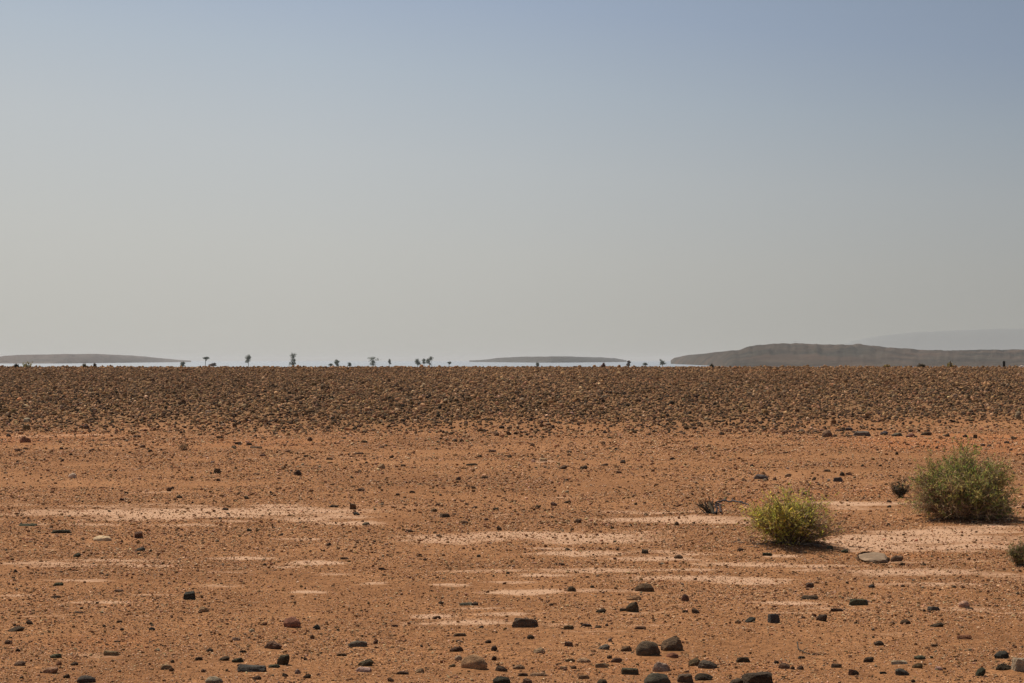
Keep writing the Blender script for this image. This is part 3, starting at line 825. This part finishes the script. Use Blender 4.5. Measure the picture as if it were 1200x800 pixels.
crest_shrub(31, 15, 7, [(.33, .28, .13), (.26, .23, .11)], 61, 'low yellowish shrub on the stony crest in front of the long low hill')
crest_shrub(1113, 9, 6, [(.24, .19, .06), (.30, .22, .07)], 62, 'small golden brown shrub with one upright stalk on the crest')
crest_shrub(1080, 8, 3.5, [(.09, .075, .045)], 63, 'tiny dark shrub on the crest beside the golden brown shrub')
crest_shrub(1040, 7, 3, [(.26, .18, .07)], 64, 'tiny ochre shrub on the crest under the broad dark hill')
crest_shrub(19.5, 5, 4, [(.045, .042, .035)], 65, 'tiny black shrub on the crest close to the yellowish shrub')
crest_shrub(99, 5, 3.5, [(.12, .11, .07)], 66, 'tiny grey tuft alone on the crest under the long low hill')
crest_shrub(111, 3, 5, [(.12, .09, .07)], 67, 'thin upright twiggy tuft on the crest beside the tiny grey tuft')
crest_shrub(707, 4, 5, [(.16, .075, .06)], 68, 'reddish upright tuft on the crest in front of the middle islet hill')
crest_shrub(834, 4, 4, [(.08, .07, .05)], 69, 'tiny dark tuft on the crest under the slope of the broad hill')
b = crest_at(1113.5, 428, 103.2); k = 103.2 / FPX
stick_a = Acc(); stick_a.add(*tube(np.array([(0, 0, -.05), (0.01, 0, .2), (0.0, 0, 8 * k)]), 0.05, 0.028, 5), (.13, .11, .07))
root = empty('dead_stalk', b); tag(root, 'upright bare stalk standing in the golden brown shrub on the crest', 'stalk'); stick_a.build('main_stem', M_TWIG, root)


def marker():
    d = 104.0; b = crest_at(1176.5, 428, d); k = d / FPX
    root = empty('marker_post', b); tag(root, 'short black marker post standing upright on the crest before the broad hill', 'post')
    def box(w0, w1, z0, z1):
        V = [(sx * (w0 if z == z0 else w1), sy * (w0 if z == z0 else w1), z) for z in (z0, z1) for sx, sy in ((-1, -1), (1, -1), (1, 1), (-1, 1))]
        return V, [(0, 1, 5, 4), (1, 2, 6, 5), (2, 3, 7, 6), (3, 0, 4, 7), (4, 5, 6, 7)]
    a = Acc(); a.add(*box(1.35 * k, 1.2 * k, -0.1, 7.2 * k), (.018, .017, .016)); a.build('shaft', M_TWIG, root)
    c = Acc(); c.add(*box(1.2 * k, 0.8 * k, 7.2 * k + .002, 8.0 * k), (.022, .02, .02)); c.build('cap', M_TWIG, root)
    V, F = stone_shape(ICO3, 's', np.random.default_rng(2))
    x, y, z = crest_at(1198, 428, 103)
    o = obj('rock', SHAPES['l'][2], None, (x, y, z)); o.scale = (8 * k, .25, 3.2 * k); o.color = (.5, .42, .36, 1)
    tag(o, 'pale stone on the crest at the right end of the skyline beyond the black post', 'stone', 'loose stones scattered over the sand')


marker()


# far trees standing beyond the crest
def far_tree(px, top, bot_px, w, d, seed, shape, label, col=(.055, .07, .045)):
    """top: photo row of the crown top; bot_px: row where the crown starts; the trunk stands on the basin floor."""
    r = np.random.default_rng(seed)
    x = (px - 600) / FPX * d; gz = float(terrain(x, d)); k = d / FPX
    root = empty('acacia_tree', (x, d, gz)); tag(root, label, 'tree', 'far trees beyond the crest')
    zt = EYE - (top - HZ) * k - gz; zb = EYE - (bot_px - HZ) * k - gz
    W = w * k
    tr = Acc()
    top_p = np.array([r.normal() * .1, 0, zb + 0.35 * (zt - zb)])
    path = bez(np.array([0, 0, -.2]), np.array([r.normal() * .25, 0, zb * .5]), top_p)
    tr.add(*tube(path, 0.16, 0.09, 6), (.09, .075, .06))
    for i in range(7):
        e = np.array([r.normal() * W * .3, r.normal() * W * .3, zb + r.uniform(.3, .9) * (zt - zb)])
        tr.add(*tube(bez(path[5], path[5] * .5 + e * .5 + np.array([0, 0, .1]), e, 5), 0.06, 0.02, 4), (.09, .075, .06))
    tr.build('trunk', M_TWIG, root)
    cr = Acc(); n = 700
    nc = 14
    cl = np.stack([r.normal(size=nc) * W * .22, r.normal(size=nc) * W * .22, r.uniform(.05, .95, nc)], 1)
    if shape == 'umbrella': cl[:, 2] = r.uniform(.35, .95, nc)
    if shape == 'bent': cl[:, 0] = np.where(np.abs(cl[:, 2] - .5) > .25, .28, -.25) * W + r.normal(size=nc) * W * .08
    ci = r.integers(0, nc, n)
    P = np.stack([cl[ci, 0] + r.normal(size=n) * W * .15, cl[ci, 1] + r.normal(size=n) * W * .15, zb + (zt - zb) * np.clip(cl[ci, 2] * .93 + r.normal(size=n) * .075, -.05, 1.12)], 1)
    ax = r.normal(size=(n, 3)); ax /= np.linalg.norm(ax, axis=1)[:, None]
    sd = np.cross(ax, r.normal(size=(n, 3))); sd /= np.linalg.norm(sd, axis=1)[:, None]
    s = r.uniform(.10, .24, n)[:, None]
    Vv = np.stack([P - ax * s, P + sd * s * .6, P + ax * s, P - sd * s * .6], 1).reshape(-1, 3)
    cr.V.append(Vv); cr.F.append(np.arange(4 * n).reshape(-1, 4)); cr.n = len(Vv)
    cr.C.append(np.repeat(np.array(col)[None] * r.uniform(.7, 1.35, n)[:, None], 4, 0))
    cr.build('crown', M_LEAF, root)


FT = [(214, 422, 428, 5, 620, 'column', 'low dark bushy tree at the tapering end of the long low hill'),
      (241.5, 417.5, 421.5, 5, 700, 'umbrella', 'small thin trunked tree with a tiny round crown'),
      (290.5, 415, 427, 4.5, 720, 'umbrella', 'tall thin tree with a ragged top, second tallest on the skyline'),
      (343, 413.5, 428, 6, 640, 'column', 'tallest darkest column shaped tree on the skyline'),
      (394.5, 421, 428, 5, 660, 'column', 'small conical tree between the tall dark tree and the pale bushy tree'),
      (409.5, 424, 428, 4, 760, 'column', 'tiny faint tree near the small conical tree'),
      (437, 417.5, 428, 8, 760, 'column', 'pale grey bushy tree, widest on the skyline'),
      (456.5, 420, 426, 2.6, 820, 'column', 'very thin pole like tree alone between two wider trees'),
      (489, 418, 427, 6, 780, 'column', 'oval grey tree floating beside the bent tree'),
      (496.5, 419.5, 425, 4, 860, 'column', 'faint short tree between the oval tree and the bent tree'),
      (503.5, 417, 428, 6, 700, 'bent', 'dark bent tree shaped like a hook'),
      (526.5, 423, 426, 3.5, 760, 'umbrella', 'tiny dark speck of a tree just beyond the bent tree'),
      (387.5, 425, 428, 3, 640, 'column', 'tiny dark bush tree touching the small conical tree'),
      (249.5, 424, 428, 5, 640, 'column', 'tiny pinkish bush tree next to the thin trunked tree'),
      (630, 424, 428, 3, 700, 'column', 'tiny faint tree below the middle islet hill'),
      (736.5, 422, 428, 5, 700, 'column', 'small reddish tree at the end of the middle islet hill'),
      (756.5, 424, 427, 4, 720, 'column', 'small dark tree between the two hills'),
      (776, 420.5, 426.5, 6, 780, 'column', 'grey blurred tree at the tip of the broad dark hill')]
for i, (px, t, b, w, d, s, lab) in enumerate(FT):
    far_tree(px, t, b, w, d, 100 + i, s, lab, (.11, .07, .055) if 'reddish' in lab or 'pinkish' in lab else (.17, .18, .145))  # grey green crowns lightened, haze put into their leaf colour


# ------------------------------------------------------------------ hills, basin shimmer, haze, sky
SHEET = -2.5


def hill(profile, dist, depth, mat, seed, label, rough=1.0):
    """profile: photo (x, top row); dist: function of x giving the distance of the foot."""
    px = np.linspace(profile[0][0], profile[-1][0], 360)
    top = np.interp(px, [p[0] for p in profile], [p[1] for p in profile])
    # wiggle of the crest line
    top = top + (fbm(px * 0.06 + seed, px * 0 + seed, 4) - 0.46) * 1.5 * min(1, rough + 0.25) * np.clip((HZ - top) / 4, 0, 1)
    nv = 60
    v = np.linspace(0, 1, nv)
    V = np.zeros((len(px), nv, 3))
    d0 = np.array([dist(q) for q in px])
    for j, t in enumerate(v):
        d = d0 + depth * t
        dc = d0 + depth * 0.5
        H = EYE + (HZ - top) / FPX * dc - SHEET
        H = np.maximum(H, 0.0)
        sh = np.sin(np.pi * min(t, 1 - t) * 1.0) ** 0.75 if t < 0.5 else np.cos(np.pi * (t - 0.5)) ** 0.9
        g = fbm(px * 0.10 + 3 * seed, np.full_like(px, t * 5 + seed), 4) - 0.46
        hh = H * np.clip(sh * (1 + 0.55 * rough * g * (1 - abs(2 * t - 1)) ** 0.2 * (0 if abs(t - .5) < .012 else 1)), 0, 1.0)
        V[:, j, 0] = (px - 600) / FPX * d
        V[:, j, 1] = d
        V[:, j, 2] = SHEET - 1.5 + hh + (1.5 if abs(t - .5) < .02 else 1.5 * sh) * 1.0
    n, m = len(px), nv
    i = np.arange(n - 1)[:, None] * m + np.arange(m - 1)[None, :]
    F = np.stack([i, i + m, i + m + 1, i + 1], -1).reshape(-1, 4)
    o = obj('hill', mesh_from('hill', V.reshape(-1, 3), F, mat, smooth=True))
    tag(o, label, 'hill', kind='structure')


hill([(-160, 421), (-120, 418), (-60, 417), (0, 417.2), (6, 416.3), (20, 415), (60, 414.6), (85, 413.9), (110, 414), (140, 415), (170, 417), (190, 419), (205, 420.6), (224, 421.8)],
     lambda q: 2600 + max(0, q - 60) ** 1.5 * 1.0, 500, hill_material((.08, .068, .057), (.135, .108, .09), (.13, .092, .075)), 1.7, 'long low grey brown hill floating at the left end of the horizon')
hill([(550, 421.6), (560, 421.2), (572, 420.3), (582, 418.9), (600, 417.6), (627, 417), (665, 416.7), (690, 417.6), (706, 418), (720, 418.8), (734, 421.4)],
     lambda q: 3500 + abs(q - 645) ** 1.4 * 2.6, 400, hill_material((.035, .033, .027), (.055, .048, .038), (.06, .045, .034)), 5.2, 'thin dark islet of a hill floating in the middle of the horizon')
hill([(786, 421.5), (790, 418.6), (800, 416), (815, 414.6), (840, 411.6), (866, 409.6), (876, 406.2), (890, 403.6), (900, 402.7), (925, 402.1), (960, 402.6), (985, 403.6), (1008, 402.8), (1030, 405), (1050, 407.2),
      (1075, 409), (1110, 410), (1150, 409.2), (1200, 409.2), (1300, 408), (1420, 413), (1500, 420)],
     lambda q: 1290 + max(0, 860 - q) ** 1.5 * 1.6, 600, hill_material((.018, .018, .014), (.075, .062, .046), (.125, .076, .050)), 9.1, 'broad dark hill with a flat top and reddish foot on the right of the horizon')


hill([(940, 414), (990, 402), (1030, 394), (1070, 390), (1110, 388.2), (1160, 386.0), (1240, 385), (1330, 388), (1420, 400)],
     lambda q: 12500, 2400, hill_material((.231, .233, .226), (.233, .235, .228), (.232, .234, .226), 0.0), 3.3, 'very faint pale far ridge rising behind the broad dark hill', 0.0)  # distance haze painted into the rock colour, kept close to the sky tone


def basin():  # mirage: glossy metal sheet added in place of bent sky light, no water
    t = NT('shimmer')
    b = t.t.nodes.new('ShaderNodeBsdfPrincipled')
    b.inputs['Base Color'].default_value = (.62, .63, .62, 1); b.inputs['Metallic'].default_value = 1.0; b.inputs['Roughness'].default_value = 0.18
    t.l(b.outputs[0], t.out.inputs[0])
    ys = np.geomspace(430, 15000, 60); s = np.linspace(-1, 1, 40)
    X = s[None] * 0.7 * ys[:, None]; Y = np.repeat(ys[:, None], 40, 1)
    i = np.arange(59)[:, None] * 40 + np.arange(39)[None]
    F = np.stack([i, i + 1, i + 41, i + 40], -1).reshape(-1, 4)
    o = obj('mirage_sheet', mesh_from('mirage_sheet', np.stack([X, Y, np.full_like(X, SHEET)], -1).reshape(-1, 3), F, t.m))
    tag(o, 'bright silvery mirage strip like water under the far hills', 'mirage', kind='structure')


basin()
HAZE_DENSITY = 0.00009


def haze():
    t = NT('haze_air')
    v = t.t.nodes.new('ShaderNodeVolumePrincipled')
    v.inputs['Color'].default_value = (.93, .92, .90, 1); v.inputs['Density'].default_value = HAZE_DENSITY; v.inputs['Anisotropy'].default_value = 0.2
    t.l(v.outputs[0], t.out.inputs['Volume'])
    x0, x1, y0, y1, z0, z1 = -12000, 12000, -60, 16000, -6, 24
    V = [(x, y, z) for z in (z0, z1) for x, y in ((x0, y0), (x1, y0), (x1, y1), (x0, y1))]
    F = [(3, 2, 1, 0), (4, 5, 6, 7), (0, 1, 5, 4), (1, 2, 6, 5), (2, 3, 7, 6), (3, 0, 4, 7)]
    o = obj('haze', mesh_from('haze', V, F, t.m)); tag(o, 'dusty heat haze over the whole plain and the far hills', 'haze', kind='stuff')


haze()

SUN_EL, SUN_AZ = math.radians(56), math.radians(-38)       # azimuth from the view direction (+Y), towards the left
sd = Vector((math.sin(SUN_AZ) * math.cos(SUN_EL), math.cos(SUN_AZ) * math.cos(SUN_EL), math.sin(SUN_EL)))
sun = bpy.data.lights.new('sun', 'SUN'); sun.energy = 4.7; sun.angle = math.radians(0.53); sun.color = (1.0, 0.945, 0.86)
so = bpy.data.objects.new('sun', sun); COL.objects.link(so); so.rotation_euler = sd.to_track_quat('Z', 'Y').to_euler(); so.location = (0, 0, 50)


def world():
    w = bpy.data.worlds.new('World'); SC.world = w; w.use_nodes = True
    t = w.node_tree; t.nodes.clear()
    N = lambda k: t.nodes.new(k)
    out = N('ShaderNodeOutputWorld'); bg = N('ShaderNodeBackground'); bg.inputs['Strength'].default_value = 0.1
    t.links.new(bg.outputs[0], out.inputs[0])
    sky = N('ShaderNodeTexSky'); sky.sky_type = 'NISHITA'; sky.sun_disc = False
    sky.sun_elevation = SUN_EL; sky.sun_rotation = SUN_AZ % (2 * math.pi)
    sky.air_density = 1.0; sky.dust_density = 6.0; sky.ozone_density = 1.5; sky.altitude = 600
    tc = N('ShaderNodeTexCoord'); sx = N('ShaderNodeSeparateXYZ'); t.links.new(tc.outputs['Generated'], sx.inputs[0])

    def M(op, a, b, cl=False):
        n = N('ShaderNodeMath'); n.operation = op; n.use_clamp = cl
        for i, v in enumerate((a, b)):
            if isinstance(v, (int, float)): n.inputs[i].default_value = v
            else: t.links.new(v, n.inputs[i])
        return n.outputs[0]

    # dust-laden sky: beige grey low down, steel blue higher, clearer away from the sun
    e = M('ADD', sx.outputs[2], M('MULTIPLY', M('MULTIPLY', sx.outputs[0], 0.12), M('MULTIPLY', M('SUBTRACT', sx.outputs[2], -0.0), 8.0, True)))
    r = N('ShaderNodeValToRGB'); t.links.new(M('ADD', M('MULTIPLY', e, 1.0), 0.05), r.inputs[0])
    st = [(0.0, (150, 120, 95)), (0.045, (188, 186, 180)), (0.06, (189, 188, 182)), (0.10, (188, 189, 186)), (0.142, (182, 187, 190)), (0.184, (169, 180, 191)), (0.222, (153, 168, 189)), (0.30, (132, 151, 178)), (0.50, (98, 116, 145)), (1.0, (70, 86, 112))]
    el = r.color_ramp.elements
    while len(el) < len(st): el.new(0.5)
    for i, (p_, c) in enumerate(st): el[i].position = p_; el[i].color = srgb(*c)
    az = N('ShaderNodeValToRGB'); t.links.new(M('ADD', M('MULTIPLY', sx.outputs[0], 1.0), 0.5), az.inputs[0])
    sa = [(0.0, .98), (0.27, 1.06), (0.40, 1.05), (0.5, .99), (0.60, .90), (0.68, .82), (0.75, .76), (1.0, .70)]
    el = az.color_ramp.elements
    while len(el) < len(sa): el.new(0.5)
    for i, (p_, c) in enumerate(sa): el[i].position = p_; el[i].color = (c, c, c, 1)
    mul = N('ShaderNodeMix'); mul.data_type = 'RGBA'; mul.blend_type = 'MULTIPLY'; mul.inputs[0].default_value = 1
    t.links.new(r.outputs[0], mul.inputs[6]); t.links.new(az.outputs[0], mul.inputs[7])
    sc = N('ShaderNodeVectorMath'); sc.operation = 'SCALE'; sc.inputs['Scale'].default_value = 10.0; t.links.new(mul.outputs[2], sc.inputs[0])
    mx = N('ShaderNodeMix'); mx.data_type = 'RGBA'; mx.inputs[0].default_value = 0.88
    t.links.new(sky.outputs[0], mx.inputs[6]); t.links.new(sc.outputs[0], mx.inputs[7])
    t.links.new(mx.outputs[2], bg.inputs[0])


world()

cam = bpy.data.cameras.new('camera'); cam.sensor_width = 36; cam.lens = FPX / 1200 * 36; cam.clip_start = 0.1; cam.clip_end = 60000
cam.shift_y = (HZ - 400) / 1200
co = bpy.data.objects.new('camera', cam); COL.objects.link(co); co.location = (0, 0, EYE); co.rotation_euler = (math.pi / 2, 0, 0)
SC.camera = co
vs = SC.view_settings; vs.view_transform = 'Standard'; vs.look = 'None'; vs.exposure = 0.0; vs.gamma = 1.0; vs.use_curve_mapping = False
cy = SC.cycles
cy.use_denoising = True; cy.denoiser = 'OPENIMAGEDENOISE'; cy.denoising_input_passes = 'RGB_ALBEDO_NORMAL'; cy.denoising_prefilter = 'ACCURATE'
cy.max_bounces = 6; cy.diffuse_bounces = 3; cy.volume_bounces = 0; cy.use_adaptive_sampling = True; cy.adaptive_threshold = 0.01
